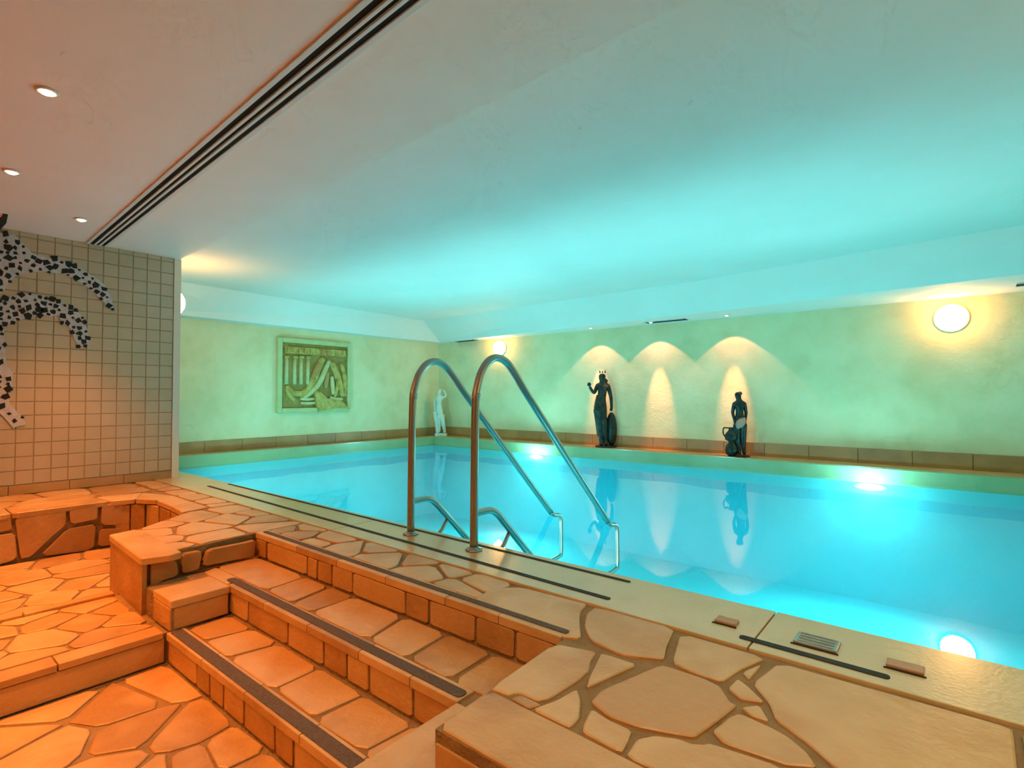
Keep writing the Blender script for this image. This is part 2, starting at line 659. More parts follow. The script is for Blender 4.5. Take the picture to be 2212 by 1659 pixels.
HAND = [
    [(1030, 1290), (1065, 1269), (1128, 1268), (1237, 1297), (1268, 1304), (1254, 1320), (1252, 1338), (1255, 1378), (1196, 1372), (1030, 1312)],
    [(1287, 1311), (1457, 1357), (1439, 1396), (1434, 1424), (1401, 1420), (1340, 1413), (1277, 1383), (1262, 1353), (1267, 1325)],
    [(1470, 1366), (1656, 1420), (1600, 1444), (1560, 1471), (1500, 1452), (1452, 1430)],
    [(1604, 1450), (1646, 1432), (1618, 1466)],
    [(1593, 1465), (1616, 1482), (1652, 1517), (1600, 1509), (1573, 1486)],
    [(1602, 1528), (1640, 1523), (1662, 1559), (1622, 1546)],
    [(1682, 1430), (1850, 1477), (2000, 1519), (2186, 1571), (2190, 1593), (2197, 1659), (2215, 1760), (1940, 1760), (1806, 1657), (1749, 1606), (1676, 1553), (1662, 1517), (1626, 1474)],
    [(2208, 1582), (2280, 1602), (2330, 1660), (2330, 1760), (2250, 1760), (2220, 1660)],
    [(1276, 1515), (1299, 1490), (1416, 1440), (1433, 1436), (1520, 1464), (1555, 1481), (1577, 1516), (1592, 1523), (1545, 1560), (1528, 1572), (1500, 1591), (1450, 1583), (1378, 1569), (1314, 1546)],
    [(1299, 1409), (1378, 1434), (1314, 1463), (1267, 1484), (1272, 1464), (1292, 1424)],
    [(1198, 1388), (1290, 1406), (1275, 1426), (1272, 1447), (1249, 1468), (1188, 1506), (1160, 1511), (1122, 1494), (1097, 1499), (1059, 1484)],
    [(1104, 1506), (1125, 1498), (1155, 1513), (1169, 1520), (1142, 1527)],
    [(945, 1566), (1057, 1489), (1140, 1531), (1240, 1580), (1392, 1657), (1480, 1702), (1530, 1768), (1215, 1722), (1060, 1634)],
    [(1202, 1513), (1246, 1488), (1254, 1512), (1251, 1550), (1237, 1566), (1228, 1571), (1149, 1532)],
    [(1277, 1530), (1314, 1554), (1364, 1577), (1357, 1598), (1342, 1625), (1259, 1581), (1261, 1563)],
    [(1376, 1594), (1411, 1587), (1464, 1594), (1492, 1605), (1520, 1607), (1534, 1604), (1690, 1655), (1750, 1720), (1720, 1790), (1520, 1706), (1352, 1632)],
    [(1539, 1577), (1577, 1546), (1597, 1539), (1664, 1569), (1704, 1591), (1743, 1623), (1765, 1655), (1700, 1650), (1674, 1641), (1564, 1604)],
]
for pts in HAND:
    px_stone(pts, S0, deck)
# capping stones further along the front edge, out past the picture's edge
for x0, x1 in ((-0.40, 0.5), (0.52, 1.3), (1.32, 2.15)):
    pave([(x0, 1.065), (x1, 1.065), (x1, 1.29), (x0, 1.29)], S0, deck, k=0.05)


def seeds_in(region, n, mind, sx=1.0, sy=1.0, rnd=R):
    xs = [p[0] for p in region]
    ys = [p[1] for p in region]
    out = []
    tries = 0
    while len(out) < n and tries < 6000:
        tries += 1
        p = (rnd.uniform(min(xs), max(xs)), rnd.uniform(min(ys), max(ys)))
        inside = True
        m = len(region)
        s = 1 if area(region) > 0 else -1
        for i in range(m):
            a, b = region[i], region[(i + 1) % m]
            if s * ((b[0] - a[0]) * (p[1] - a[1]) - (b[1] - a[1]) * (p[0] - a[0])) < 0:
                inside = False
                break
        if inside and all(math.hypot((p[0] - q[0]) / sx, (p[1] - q[1]) / sy) > mind for q in out):
            out.append(p)
    return out


def crazy(region, n, mind, z, parent, gap=0.022, sx=1.0, sy=1.0, rnd=None, seeds=None):
    s = seeds or seeds_in(region, n, mind, sx, sy, rnd or random.Random(n * 31 + len(region)))
    for c in voronoi(region, s, gap):
        pave(c, z, parent, jit=0.006)


# remaining deck: beyond the front stones, between stairs and coping, left flank, by the tiled wall
xa = at_z((1028, 1300), 0).x
crazy([(-3.74, 1.855), (xa - 0.02, 1.855), (xa - 0.02, 2.12), (-3.74, 2.12)], 16, 0.15, S0, deck, sx=1.5)
crazy([(-3.68, 1.095), (-3.76, 1.50), (-3.77, 2.12), (-4.85, 2.12), (-4.84, 1.73), (-4.46, 1.26), (-4.40, 1.14)][::-1], 13, 0.25, S0, deck, sx=1.0)
crazy([(-6.93, 1.93), (-4.87, 1.93), (-4.87, 2.12), (-6.93, 2.12)], 7, 0.2, S0, deck, sx=1.5)
crazy([(-6.93, -0.3), (-6.22, -0.3), (-6.22, 1.90), (-6.93, 1.90)], 9, 0.25, S0, deck, sy=1.5)
for (a, b) in (((0.16, 1.32), (0.9, 2.1)), ((0.92, 1.32), (1.5, 2.1)), ((1.52, 1.32), (2.15, 2.1))):
    pave([a, (b[0], a[1]), b, (a[0], b[1])], S0, deck, k=0.1)

# curved curb stones round the sunken basin
inner = [(-5.85, -0.35), (-5.85, 0.22), (-5.85, 0.80), (-5.855, 1.45), (-5.80, 1.63), (-5.60, 1.735), (-5.2, 1.72), (-4.855, 1.69)]
outer = [(-6.20, -0.35), (-6.20, 0.22), (-6.20, 0.80), (-6.20, 1.42), (-6.12, 1.78), (-5.75, 1.91), (-5.3, 1.91), (-4.9, 1.91)]
for i in range(len(inner) - 1):
    a, b, c, d = inner[i], inner[i + 1], outer[i + 1], outer[i]
    cx = (a[0] + b[0] + c[0] + d[0]) / 4
    cy = (a[1] + b[1] + c[1] + d[1]) / 4
    q = [(cx + (p[0] - cx) * 0.985, cy + (p[1] - cy) * 0.985) for p in (a, b, c, d)]
    stone('curb_stone', soften(q, 0.04), flat(0), 0.004, M['stone'], deck, 0.008, -0.038)

# coping slabs along the near edge of the pool
xs = [-9.08, -6.2, -3.4, -0.60, X_R]
for a, b in zip(xs[:-1], xs[1:]):
    boxo('coping_slab', (a + 0.003, 2.135, -0.05), (b - 0.003, Y_EDGE + 0.01, 0.003), M['coping'], deck, 0.004)

# stairs: treads
def strip_stones(z, yb, yf, joints, x0, x1, parent, gap=0.02):
    """joints: (x at the back, x at the front), left to right"""
    js = [(x0, x0)] + joints + [(x1, x1)]
    for (b0, f0), (b1, f1) in zip(js[:-1], js[1:]):
        q = [(b0 + gap / 2, yb), (f0 + gap / 2, yf), (f1 - gap / 2, yf), (b1 - gap / 2, yb)]
        m1 = ((f1 + b1) / 2 + R.uniform(-0.03, 0.03) - gap / 2, (yb + yf) / 2)
        m0 = ((f0 + b0) / 2 + R.uniform(-0.03, 0.03) + gap / 2, (yb + yf) / 2)
        pave([q[0], m0, q[1], q[2], m1, q[3]] if 0 else q, z, parent, jit=0.006, k=0.1)


def jx(pb, pf, z):
    return (at_z(pb, z).x, at_z(pf, z).x)


j1 = [jx((663, 1245), (570, 1276), S1), jx((716, 1267), (643, 1298), S1), jx((767, 1288), (673, 1320), S1), jx((871, 1333), (785, 1384), S1), jx((944, 1379), (868, 1427), S1), jx((1054, 1416), (966, 1472), S1)]
strip_stones(S1, 1.755, 1.495, j1, -3.73, -1.20, terrace)
j2 = [jx((521, 1366), (438, 1384), S2), jx((604, 1388), (500, 1416), S2), jx((695, 1441), (566, 1500), S2), jx((786, 1500), (652, 1563), S2), jx((880, 1576), (778, 1625), S2)]
strip_stones(S2, 1.385, 1.165, j2, -3.24, -1.41, landing)

# nosings: thin slabs along the edge of every step, joints of their own
def nosing(xs, y0, y1, z, parent):
    for a, b in zip(xs[:-1], xs[1:]):
        boxo('nosing_slab', (a + 0.002, y0, z - 0.036), (b - 0.002, y1, z + 0.002), M['stone'], parent, 0.004)


nosing([-3.745, -3.2, -2.75, -2.3, -1.85, -1.52, -1.195], 1.765, 1.852, S0, deck)
nosing([-3.30, -2.86, -2.42, -2.0, -1.66, -1.395], 1.393, 1.485, S1, terrace)
nosing([-3.26, -2.8, -2.35, -1.9, -1.60, -1.395], 1.066, 1.155, S2, landing)
# flank caps: lower blocks beside the stairs
boxo('flank_slab', (-3.53, 1.085, S1 - 0.038), (-3.255, 1.39, S1 + 0.004), M['stone'], terrace, 0.006)
pave([(-3.66, 1.40), (-3.32, 1.40), (-3.34, 1.49), (-3.7, 1.49)], S1, terrace, k=0.08)
boxo('flank_slab', (-1.392, 0.62, S1 - 0.036), (-1.17, 1.39, S1 + 0.003), M['stone'], terrace, 0.006)
boxo('flank_slab', (-1.392, -0.2, S1 - 0.036), (-1.17, 0.61, S1 + 0.003), M['stone'], terrace, 0.006)
boxo('flank_slab', (-1.16, 0.62, S1 - 0.036), (-0.5, 1.05, S1 + 0.002), M['stone'], terrace, 0.006)

# risers, stone by stone
def riser(Y, xs, z0, z1, parent, gap=0.014):
    for a, b in zip(xs[:-1], xs[1:]):
        q = [(a + gap / 2 + R.uniform(-0.004, 0.004), z0 + 0.006), (b - gap / 2 + R.uniform(-0.004, 0.004), z0 + 0.006), (b - gap / 2, z1), (a + gap / 2, z1)]
        stone('riser_stone', soften(q, 0.06, 0.002), face_y(Y), 0.007 + R.uniform(0, 0.003), M['riser'], parent, 0.004, -0.01)


def rx(pxs, Y, yref0, yref1, x0, x1):
    """riser joints read at a picture column along a line from yref0 (x0) to yref1 (x1)"""
    out = []
    for p in pxs:
        t = (p - x0) / (x1 - x0)
        out.append(at_y((p, yref0 + (yref1 - yref0) * t), Y).x)
    return out


r0 = [-3.74] + rx([578, 666, 688, 719, 764, 878, 929, 1029, 1115], 1.775, 1175, 1420, 560, 1150) + [-1.195]
riser(1.775, r0, S1, S0 - 0.040, deck)
r1 = [-3.30] + rx([539, 625, 702, 752, 800, 895], 1.41, 1290, 1560, 490, 960) + [-1.395]
riser(1.41, r1, S2, S1 - 0.040, terrace)
r2 = [-3.26] + rx([428, 456, 486, 530, 596, 637], 1.085, 1405, 1659, 367, 640) + [-1.72, -1.395]
riser(1.085, r2, S3, S2 - 0.040, landing)

# faces towards +X: left flank, lower block, pit edge
def face_stones(X, polys, parent, name='facing_stone', mat=None):
    for q in polys:
        stone(name, soften(q, 0.12, 0.002), face_x(X), 0.009, mat or M['riser'], parent, 0.005, -0.03)


def pxx(pts, X):
    return [(at_x(p, X).y, at_x(p, X).z) for p in pts]


def zm(pts, ox, oy, s):
    return [(ox + x / s, oy + y / s) for x, y in pts]


XF = -3.70
face_stones(-3.69, [pxx(zm(q, 230, 1120, 7.541), XF) for q in (
    [(700, 720), (900, 665), (1120, 700), (1165, 860), (1120, 930), (900, 1000), (700, 1120)],
    [(1235, 570), (1520, 515), (1530, 640), (1490, 830), (1215, 890)],
    [(1640, 505), (2200, 395), (2420, 350), (2400, 610), (2187, 650), (1545, 780)])], deck)
boxo('facing_stone', (-3.70, 1.105, S2), (-3.655, 1.145, S1 - 0.03), M['riser'], deck, 0.006)
boxo('facing_stone', (-3.31, 1.10, S2 + 0.004), (-3.262, 1.385, S1 - 0.040), M['riser'], terrace, 0.005)
boxo('facing_stone', (-3.515, 1.082, S2 + 0.004), (-3.263, 1.099, S1 - 0.040), M['riser'], terrace, 0.004)
# left flank: the big slab facing the sunken basin, and the edge of the lower landing
bm = bmesh.new()
q = [(-4.43, 1.105), (-3.655, 1.066), (-3.655, 1.09), (-4.43, 1.13)]
prism(bm, q, BASIN, S0 - 0.04)
build('facing_stone', bm, M['riser'], deck)
bm = bmesh.new()
prism(bm, [(-4.435, 1.098), (-3.648, 1.056), (-3.60, 1.20), (-3.62, 1.26), (-4.40, 1.29), (-4.47, 1.25)], -0.038, 0.006)
bmesh.ops.bevel(bm, geom=bm.edges[:], offset=0.006, segments=1, affect='EDGES')
build('flank_slab', bm, M['stone'], deck)
ys = [1.06, 0.62, 0.10, -0.45]
for a, b in zip(ys[:-1], ys[1:]):
    boxo('edge_slab', (-3.40, b + 0.003, S2 - 0.030), (-3.272, a - 0.003, S2 + 0.003), M['stone'], landing, 0.004)
for a, b in zip([1.07, 0.35, -0.45][:-1], [1.07, 0.35, -0.45][1:]):
    boxo('facing_stone', (-3.32, b + 0.004, S3), (-3.284, a - 0.004, S2 - 0.036), M['riser'], landing, 0.004)
# front of the right flank below its cap
for a, b in ((-1.155, -0.96), (-0.95, -0.62), (-0.61, -0.1), (-0.09, 0.8)):
    boxo('riser_stone', (a, 1.072 - 0.008, S1 + 0.006), (b, 1.09, S0 - 0.045), M['riser'], deck, 0.004)

# landing, basin and pit paving
crazy([(-4.13, -0.6), (-3.42, -0.6), (-3.42, 1.05), (-4.13, 1.05)], 26, 0.16, S2, landing, 0.016, 1.0, 1.4)
for y0, y1 in ((-0.5, 0.2), (0.21, 0.62), (0.63, 1.06)):
    boxo('edge_slab', (-4.22, y0, S2 - 0.05), (-4.14, y1, S2 + 0.012), M['stone'], landing, 0.006)
crazy([(-5.83, -0.5), (-4.24, -0.5), (-4.24, 1.08), (-4.50, 1.25), (-4.86, 1.69), (-5.6, 1.69), (-5.83, 1.3)], 44, 0.17, BASIN, basin_floor, 0.018, 1.0, 1.2)
sd = [tuple(at_z(p, S3)[:2]) for p in zm([(1100, 1350), (1600, 1330), (1650, 1620), (1020, 1130), (1450, 930), (430, 1500), (60, 1400), (330, 1190), (900, 1700), (1950, 1500), (1250, 1750), (2150, 1750)], 0, 1239, 3.95)]
sd += [(-2.2, 0.2), (-1.7, 0.5), (-2.6, -0.1), (-1.8, -0.3), (-3.0, -0.2), (-1.7, 0.9), (-2.1, 0.75)]
crazy([(-3.27, -0.5), (-1.41, -0.5), (-1.41, 1.07), (-3.25, 1.07)], 0, 0, S3, pit_floor, 0.02, seeds=sd)
crazy([(-0.49, -0.5), (2.15, -0.5), (2.15, 1.05), (-0.49, 1.05)], 14, 0.4, S1, terrace)

# wall of the sunken basin, stone by stone
XW = -5.87
polys = [pxx(zm(q, 0, 1040, 7.373), XW) for q in (
    [(-300, 600), (160, 530), (185, 770), (-300, 870)],
    [(-300, 900), (235, 810), (270, 1235), (-300, 1410)],
    [(225, 560), (640, 500), (1040, 455), (1045, 690), (800, 900), (480, 1205), (325, 1230)],
    [(1105, 440), (1555, 385), (1550, 600), (1120, 680)],
    [(1065, 760), (1530, 675), (1490, 1085), (620, 1195)],
    [(1620, 370), (2060, 350), (2010, 690), (1610, 690)],
    [(1585, 760), (1830, 750), (1990, 745), (2000, 980), (1560, 1040)])]
face_stones(XW + 0.004, polys, deck)
# round the corner
for (a, b) in (((-5.88, 1.50), (-5.855, 1.605)), ((-5.845, 1.615), (-5.755, 1.70)), ((-5.735, 1.712), (-5.52, 1.742)), ((-5.50, 1.745), (-5.2, 1.728)), ((-5.18, 1.727), (-4.87, 1.71))):
    d = Vector((b[0] - a[0], b[1] - a[1], 0))
    nrm = Vector((d.y, -d.x, 0)).normalized()
    if nrm.y > 0:
        nrm = -nrm
    fr = (lambda a, d, nrm: (lambda u, v, n: (a[0] + d.x * u + nrm.x * n, a[1] + d.y * u + nrm.y * n, v)))(a, d, nrm)
    stone('facing_stone', [(0.02, BASIN + 0.01), (0.98, BASIN + 0.01), (0.98, -0.05), (0.02, -0.05)], fr, 0.012, M['riser'], deck, 0.005, -0.03)

# ------------------------------------------------------------------ anti-slip strips
def pill(name, a, b, width, z, mat, th=0.004):
    a, b = Vector((*a, 0)), Vector((*b, 0))
    d = (b - a).normalized()
    n = Vector((-d.y, d.x, 0)) * (width / 2)
    poly = []
    for c, s in ((b, 1), (a, -1)):
        for k in range(7):
            t = math.pi / 2 - math.pi * k / 6
            p = c + d * (s * math.cos(t) * width * 0.35) + n * (s * math.sin(t))
            poly.append((p.x, p.y))
    bm = bmesh.new()
    prism(bm, poly, z, z + th)
    return build(name, bm, mat)


g = 'grey anti slip strips on the stair edges'
tag(pill('anti_slip_strip', (-3.70, 1.815), (-1.205, 1.815), 0.034, 0.0015, M['strip']), 'grey gritty strip on the top stair edge, level with the pool deck', 'strip', g)
tag(pill('anti_slip_strip', (-3.37, 1.447), (-1.42, 1.437), 0.050, S1 + 0.0015, M['strip']), 'grey gritty strip with rounded end on the middle stair edge', 'strip', g)
tag(pill('anti_slip_strip', (-3.235, 1.108), (-1.45, 1.108), 0.058, S2 + 0.0015, M['strip']), 'grey gritty strip on the lowest stair edge above the orange pit', 'strip', g)
g = 'black strips let into the pool coping'
tag(pill('coping_strip', (-6.0, 2.535), (-1.275, 2.500), 0.024, 0.002, M['black']), 'long thin black strip along the water edge behind the ladder feet', 'strip', g)
tag(pill('coping_strip', (-6.03, 2.345), (-1.245, 2.232), 0.030, 0.002, M['black']), 'long thin black strip in front of the ladder feet, on the coping', 'strip', g)
tag(pill('coping_strip', (-0.640, 2.212), (-0.178, 2.208), 0.034, 0.002, M['black']), 'short black strip below the grey metal plate in the coping', 'strip', g)


# lids and plate let into the coping
def lid(name, x0, x1, y0, y1, label, cat, mat, group=None, lip=0.012):
    e = empty(name, ((x0 + x1) / 2, (y0 + y1) / 2, 0.003))
    hx, hy = (x1 - x0) / 2, (y1 - y0) / 2
    boxo('plate', (-hx, -hy, 0), (hx, hy, lip), mat, e, 0.004)
    bm = bmesh.new()
    box(bm, (-hx - 0.006, -hy - 0.010, 0), (hx + 0.006, -hy - 0.001, 0.003))
    build('recess', bm, M['black'], e)
    tag(e, label, cat, group)
    return e


lid('coping_hatch', -0.775, -0.69, 2.285, 2.345, 'small brown lid in the coping, left of the slab joint', 'hatch', M['lid'], 'brown lids in the coping')
lid('coping_hatch', -0.185, -0.078, 2.29, 2.352, 'small brown lid in the coping, right of the metal plate', 'hatch', M['lid'], 'brown lids in the coping')
e = lid('skimmer_plate', -0.478, -0.332, 2.285, 2.395, 'grey metal plate set in the coping above a black strip', 'plate', M['plate'], None, 0.010)
for k in range(4):
    boxo('rib', (-0.06, -0.042 + k * 0.026, 0.010), (0.06, -0.034 + k * 0.026, 0.013), M['plate'], e)

# ------------------------------------------------------------------ pool ladder
lad = empty('pool_ladder', (-2.568, 2.41, 0.003))
tag(lad, 'stainless steel ladder with two arched handrails sloping into the pool', 'ladder')


def off(p):
    return (p[0] + 2.568, p[1] - 2.41, p[2] - 0.003)


for X in (-2.864, -2.272):
    bm = bmesh.new()
    pts = [(X, 2.410, 0.003), (X, 2.415, 0.5), (X, 2.423, 0.90), (X, 2.437, 1.00), (X, 2.478, 1.10), (X, 2.550, 1.175), (X, 2.640, 1.197), (X, 2.730, 1.168), (X, 2.83, 1.08), (X, 2.93, 0.975), (X, 3.30, 0.615), (X, 3.80, 0.135), (X, 4.07, -0.125)]
    path = smooth_path([off(p) for p in pts], 5)
    tube(bm, path, 0.0255, 14)
    build('handrail', bm, M['steel'], lad, True)
    bm = bmesh.new()
    pts = [(X, 4.07, -0.13), (X, 4.13, -0.162), (X, 4.20, -0.175), (X, 4.235, -0.21), (X, 4.24, -0.30), (X, 4.24, -0.52), (X, 4.20, -0.56), (X, 3.9, -0.58), (X, 3.40, -0.60)]
    tube(bm, smooth_path([off(p) for p in pts], 5), 0.019, 12)
    build('lower_rail', bm, M['steel'], lad, True)
    bm = bmesh.new()
    pts = [(X, 2.415, 0.225), (X, 2.50, 0.226), (X, 2.56, 0.222), (X, 2.62, 0.192), (X, 2.70, 0.118), (X, 3.0, -0.18), (X, 3.4, -0.58), (X, 3.6, -0.78)]
    tube(bm, smooth_path([off(p) for p in pts], 6), 0.0225, 12)
    build('stringer', bm, M['steel'], lad, True)
    bm = bmesh.new()
    p = off((X, 2.41, 0.0))
    lathe(bm, [(0.052, 0.001), (0.053, 0.006), (0.045, 0.012), (0.030, 0.016), (0.027, 0.022)], 24, 'Z', (p[0], p[1], 0.0))
    build('flange', bm, M['steel'], lad, True)
    bm = bmesh.new()
    tube(bm, [off((X, 2.425, 0.93)), off((X, 2.432, 0.965))], 0.0275, 14)
    build('collar', bm, M['steel'], lad, True)
    bm = bmesh.new()
    tube(bm, [off((X, 2.76, 0.055)), off((X, 2.70, -0.02)), off((X, 2.60, -0.09))], 0.013, 10)
    build('bracket', bm, M['steel'], lad, True)
for k, (y, z) in enumerate([(3.06, -0.26), (3.30, -0.50), (3.52, -0.72)]):
    boxo('tread', off((-2.864, y - 0.05, z - 0.015)), off((-2.272, y + 0.09, z + 0.01)), M['steel'], lad, 0.004)

# ------------------------------------------------------------------ lamps
def globe_lamp(loc, axis, label, r=0.168):
    e = empty('wall_globe', loc)
    tag(e, label, 'wall lamp', 'round globe lamps on the walls')
    bm = bmesh.new()
    lathe(bm, [(r + 0.012, 0.0), (r + 0.014, 0.02), (r + 0.004, 0.035)], 32, axis)
    build('base_ring', bm, M['white'], e, True)
    bm = bmesh.new()
    prof = [(r, 0.03)] + [(r * math.cos(a), 0.03 + 0.15 * math.sin(a)) for a in [math.radians(d) for d in (15, 30, 45, 60, 72, 82)]] + [(0.004, 0.18)]
    lathe(bm, prof, 32, axis)
    build('glass_dome', bm, M['globe'], e, True)
    return e


globe_lamp((0.035, Y_F - 0.001, 1.935), '-Y', 'glowing white globe lamp on the far wall right of the statues')
globe_lamp((-7.46, Y_F - 0.001, 1.975), '-Y', 'glowing globe lamp behind the top of the ladder rail', 0.15)
globe_lamp((-7.35, Y_T + 0.013, 2.09), '+Y', 'glowing globe lamp half hidden behind the tiled wall edge')
globe_lamp((X_R - 0.001, 3.0, 1.95), '-X', 'globe lamp on the right wall, beyond the right picture edge')


def downlight(x, y, z, label, group, r=0.05, mat='lens'):
    e = empty('ceiling_downlight', (x, y, z))
    tag(e, label, 'downlight', group)
    bm = bmesh.new()
    prof = [(r * 0.62, -0.001), (r, -0.001), (r * 1.02, -0.006), (r * 0.9, -0.012), (r * 0.64, -0.010)]
    rings = []
    for rr, h in prof + [prof[0]]:
        rings.append([bm.verts.new((rr * math.cos(2 * math.pi * k / 24), rr * math.sin(2 * math.pi * k / 24), h)) for k in range(24)])
    for i in range(len(rings) - 1):
        for k in range(24):
            bm.faces.new((rings[i][k], rings[i][(k + 1) % 24], rings[i + 1][(k + 1) % 24], rings[i + 1][k]))
    bmesh.ops.remove_doubles(bm, verts=bm.verts[:], dist=1e-5)
    build('trim_ring', bm, M['white'], e, True)
    bm = bmesh.new()
    lathe(bm, [(r * 0.62, -0.002), (r * 0.55, -0.016), (r * 0.3, -0.022), (0.002, -0.024)], 20)
    build('lens', bm, M[mat], e, True)
    return e


g = 'halogen downlights in the ceiling above the stairs'
near_spots = [(-3.63, 0.60, 'small bright downlight, nearest of three in the warm ceiling'), (-5.13, 0.665, 'small bright downlight, middle one at the left picture edge'),
              (-6.04, 1.25, 'small bright downlight beside the end of the ceiling vent')]
hid_spots = [(-2.3, -0.15, 'downlight in the ceiling over the pit, nearer than the picture shows'), (-4.4, -0.4, 'downlight in the ceiling over the landing, nearer than the picture shows')]
for x, y, lab in near_spots + hid_spots:
    e = downlight(x, y, Z_NEAR, lab, g)
    light('SPOT', 'halogen', (0, 0, -0.05), P_PIT, WARM, 0.05, e, 84, 1.0)
for x, y, lab in ((-0.7, 0.75, 'added downlight lightening the front deck, unseen above the picture'), (0.9, 1.3, 'added downlight lightening the right deck, unseen above the picture')):
    e = downlight(x, y, Z_NEAR, lab, g)
    light('SPOT', 'halogen', (0, 0, -0.05), P_DECK, (1, 0.72, 0.40), 0.05, e, 110, 0.9)  # unseen lamps, added to lighten the foreground deck
for x, y, lab in ((-1.6, -1.5, 'added unseen downlight brightening the stair risers, right one'), (-3.6, -1.7, 'added unseen downlight brightening the stair risers, left one')):
    e = downlight(x, y, Z_NEAR, lab, 'halogen downlights in the ceiling above the stairs')
    light('SPOT', 'halogen', (0, 0, -0.05), P_BACK, WARM, 0.05, e, 90, 0.8, (0, 0.75, -1))  # unseen lamps behind the camera, added to throw frontal light on the risers
g = 'small spots in the soffit above the statues'
for x, lab in ((-5.02, 'tiny spot in the soffit above the tall bronze statue'), (-3.86, 'tiny spot in the soffit at the dark slot vent'), (-2.62, 'tiny spot in the soffit above the bronze statue with jug')):
    e = downlight(x, 8.40, Z_SOF, lab, g, 0.04, 'lens_small')
    light('SPOT', 'halogen', (0, 0, -0.03), P_SPOT, (1, 0.37, 0.24), 0.02, e, 92, 0.12, (0, 0.12, -1))
    light('SPOT', 'halogen', (0, 0, -0.03), P_SPOT * 9.0, (1, 0.34, 0.14), 0.02, e, 25, 0.9, (0, 0.25, -1))

# underwater lamps
g = 'underwater lamps of the pool'


def pool_lamp(x, y, z, ny, label, power, sx=1.0, sz=1.0):
    e = empty('pool_lamp', (x, y, z))
    tag(e, label, 'pool lamp', g)
    ax = '-Y' if ny < 0 else '+Y'
    bm = bmesh.new()
    lathe(bm, [(0.10, 0.0), (0.112, 0.012), (0.112, 0.020)], 28, ax)
    for v in bm.verts:
        v.co.x *= sx
        v.co.z *= sz
    build('rim', bm, M['white'], e, True)
    bm = bmesh.new()
    lathe(bm, [(0.115, 0.020), (0.10, 0.035), (0.06, 0.045), (0.004, 0.048)], 28, ax)
    for v in bm.verts:
        v.co.x *= sx
        v.co.z *= sz
    build('lens', bm, M['aqua_lens'], e, True)
    if ny < 0:
        light('POINT', 'lamp_glow', (0, -0.26, 0.0), power * 0.6, AQUA, 0.10, e)
        light('SPOT', 'lamp_beam', (0, -0.10, 0.0), power * 2.0, AQUA, 0.10, e, 160, 0.5, (0, -1, -0.15))
    else:
        light('SPOT', 'lamp_beam', (0, 0.10, 0.0), power * 2.2, AQUA, 0.12, e, 158, 0.55, (0, 1, 0.0))
    return e


pool_lamp(at_y((1160, 992), Y_FAR).x, Y_FAR, -0.225, -1, 'pool lamp glowing under the far edge, behind the ladder rails', P_POOL, 1.6, 0.45)
pool_lamp(at_y((1880, 1042), Y_FAR).x, Y_FAR, -0.225, -1, 'pool lamp glowing under the far edge, right of the statues', P_POOL, 1.6, 0.45)
for x, w in ((-7.2, 'left'), (-4.4, 'middle'), (-1.6, 'right')):
    pool_lamp(x, Y_EDGE - 0.02, -0.60, 1, 'pool lamp in the near wall under the coping, %s one' % w, P_POOL * 1.5)

# ------------------------------------------------------------------ vents
def long_vent(name, a, b, z, width, slots, label, cat='vent', group=None):
    a, b = Vector((*a, 0)), Vector((*b, 0))
    L = (b - a).length
    e = empty(name, ((a.x + b.x) / 2, (a.y + b.y) / 2, z), math.atan2((b - a).y, (b - a).x))
    h = width / 2
    boxo('dark_slot', (-L / 2, -h, -0.004), (L / 2, h, -0.0005), M['void'], e)
    step = width / slots
    rail = 0.028 if slots > 1 else 0.006
    for s in (-1, 1):
        y0, y1 = sorted((s * h, s * (h + rail)))
        boxo('side_rail', (-L / 2, y0, -0.012), (L / 2, y1, -0.0005), M['vent'], e, 0.002)
    for k in range(1, slots):
        y = -h + k * step
        boxo('slat', (-L / 2, y - 0.009, -0.016), (L / 2, y + 0.009, -0.002), M['vent'], e, 0.002)
    tag(e, label, cat, group)
    return e


va = Vector(((-6.93 - 0), 1.567))
long_vent('ceiling_vent', (-6.93, 1.567), (0.6, 1.24), Z_NEAR, 0.125, 3, 'long white ceiling vent with three black slots running diagonally overhead')
g = 'short dark slot vents in the soffit'
long_vent('soffit_vent', (-3.97, 8.44), (-3.27, 8.44), Z_SOF, 0.20, 1, 'short dark slot vent in the soffit between the statues', 'vent', g)
long_vent('soffit_vent', (-8.75, 8.66), (-8.1, 8.62), Z_SOF, 0.20, 1, 'short dark slot vent in the soffit near the room corner', 'vent', g)
long_vent('soffit_vent', (0.60, 8.16), (1.3, 8.16), Z_SOF, 0.20, 1, 'short dark slot vent in the soffit at the right picture edge', 'vent', g)

# ------------------------------------------------------------------ mosaic on the tiled wall
mos = empty('wall_mosaic', (X_T, 1.1, 1.7))
tag(mos, 'black and grey mosaic of curling fronds on the tiled wall', 'mosaic')
XM = X_T + 0.002
fronds = [
    [(-60, 480), (0, 503), (31, 507), (52, 528), (70, 548), (100, 556), (138, 564), (166, 576), (200, 595), (224, 614), (240, 641), (246, 673), (232, 662), (216, 645), (188, 620), (157, 601), (133, 592), (97, 587), (63, 589), (36, 594), (17, 615), (9, 628), (0, 634), (-60, 640)],
    [(-60, 655), (0, 648), (25, 639), (63, 634), (94, 639), (135, 653), (165, 670), (180, 688), (188, 711), (193, 735), (188, 749), (169, 749), (160, 732), (150, 708), (132, 697), (125, 680), (110, 684), (86, 681), (44, 691), (19, 700), (9, 708), (-60, 708)],
    [(-60, 710), (8, 710), (11, 735), (11, 760), (14, 790), (28, 805), (26, 835), (18, 848), (21, 872), (35, 888), (50, 903), (55, 917), (28, 924), (12, 905), (0, 893), (-14, 870), (-60, 840)],
]


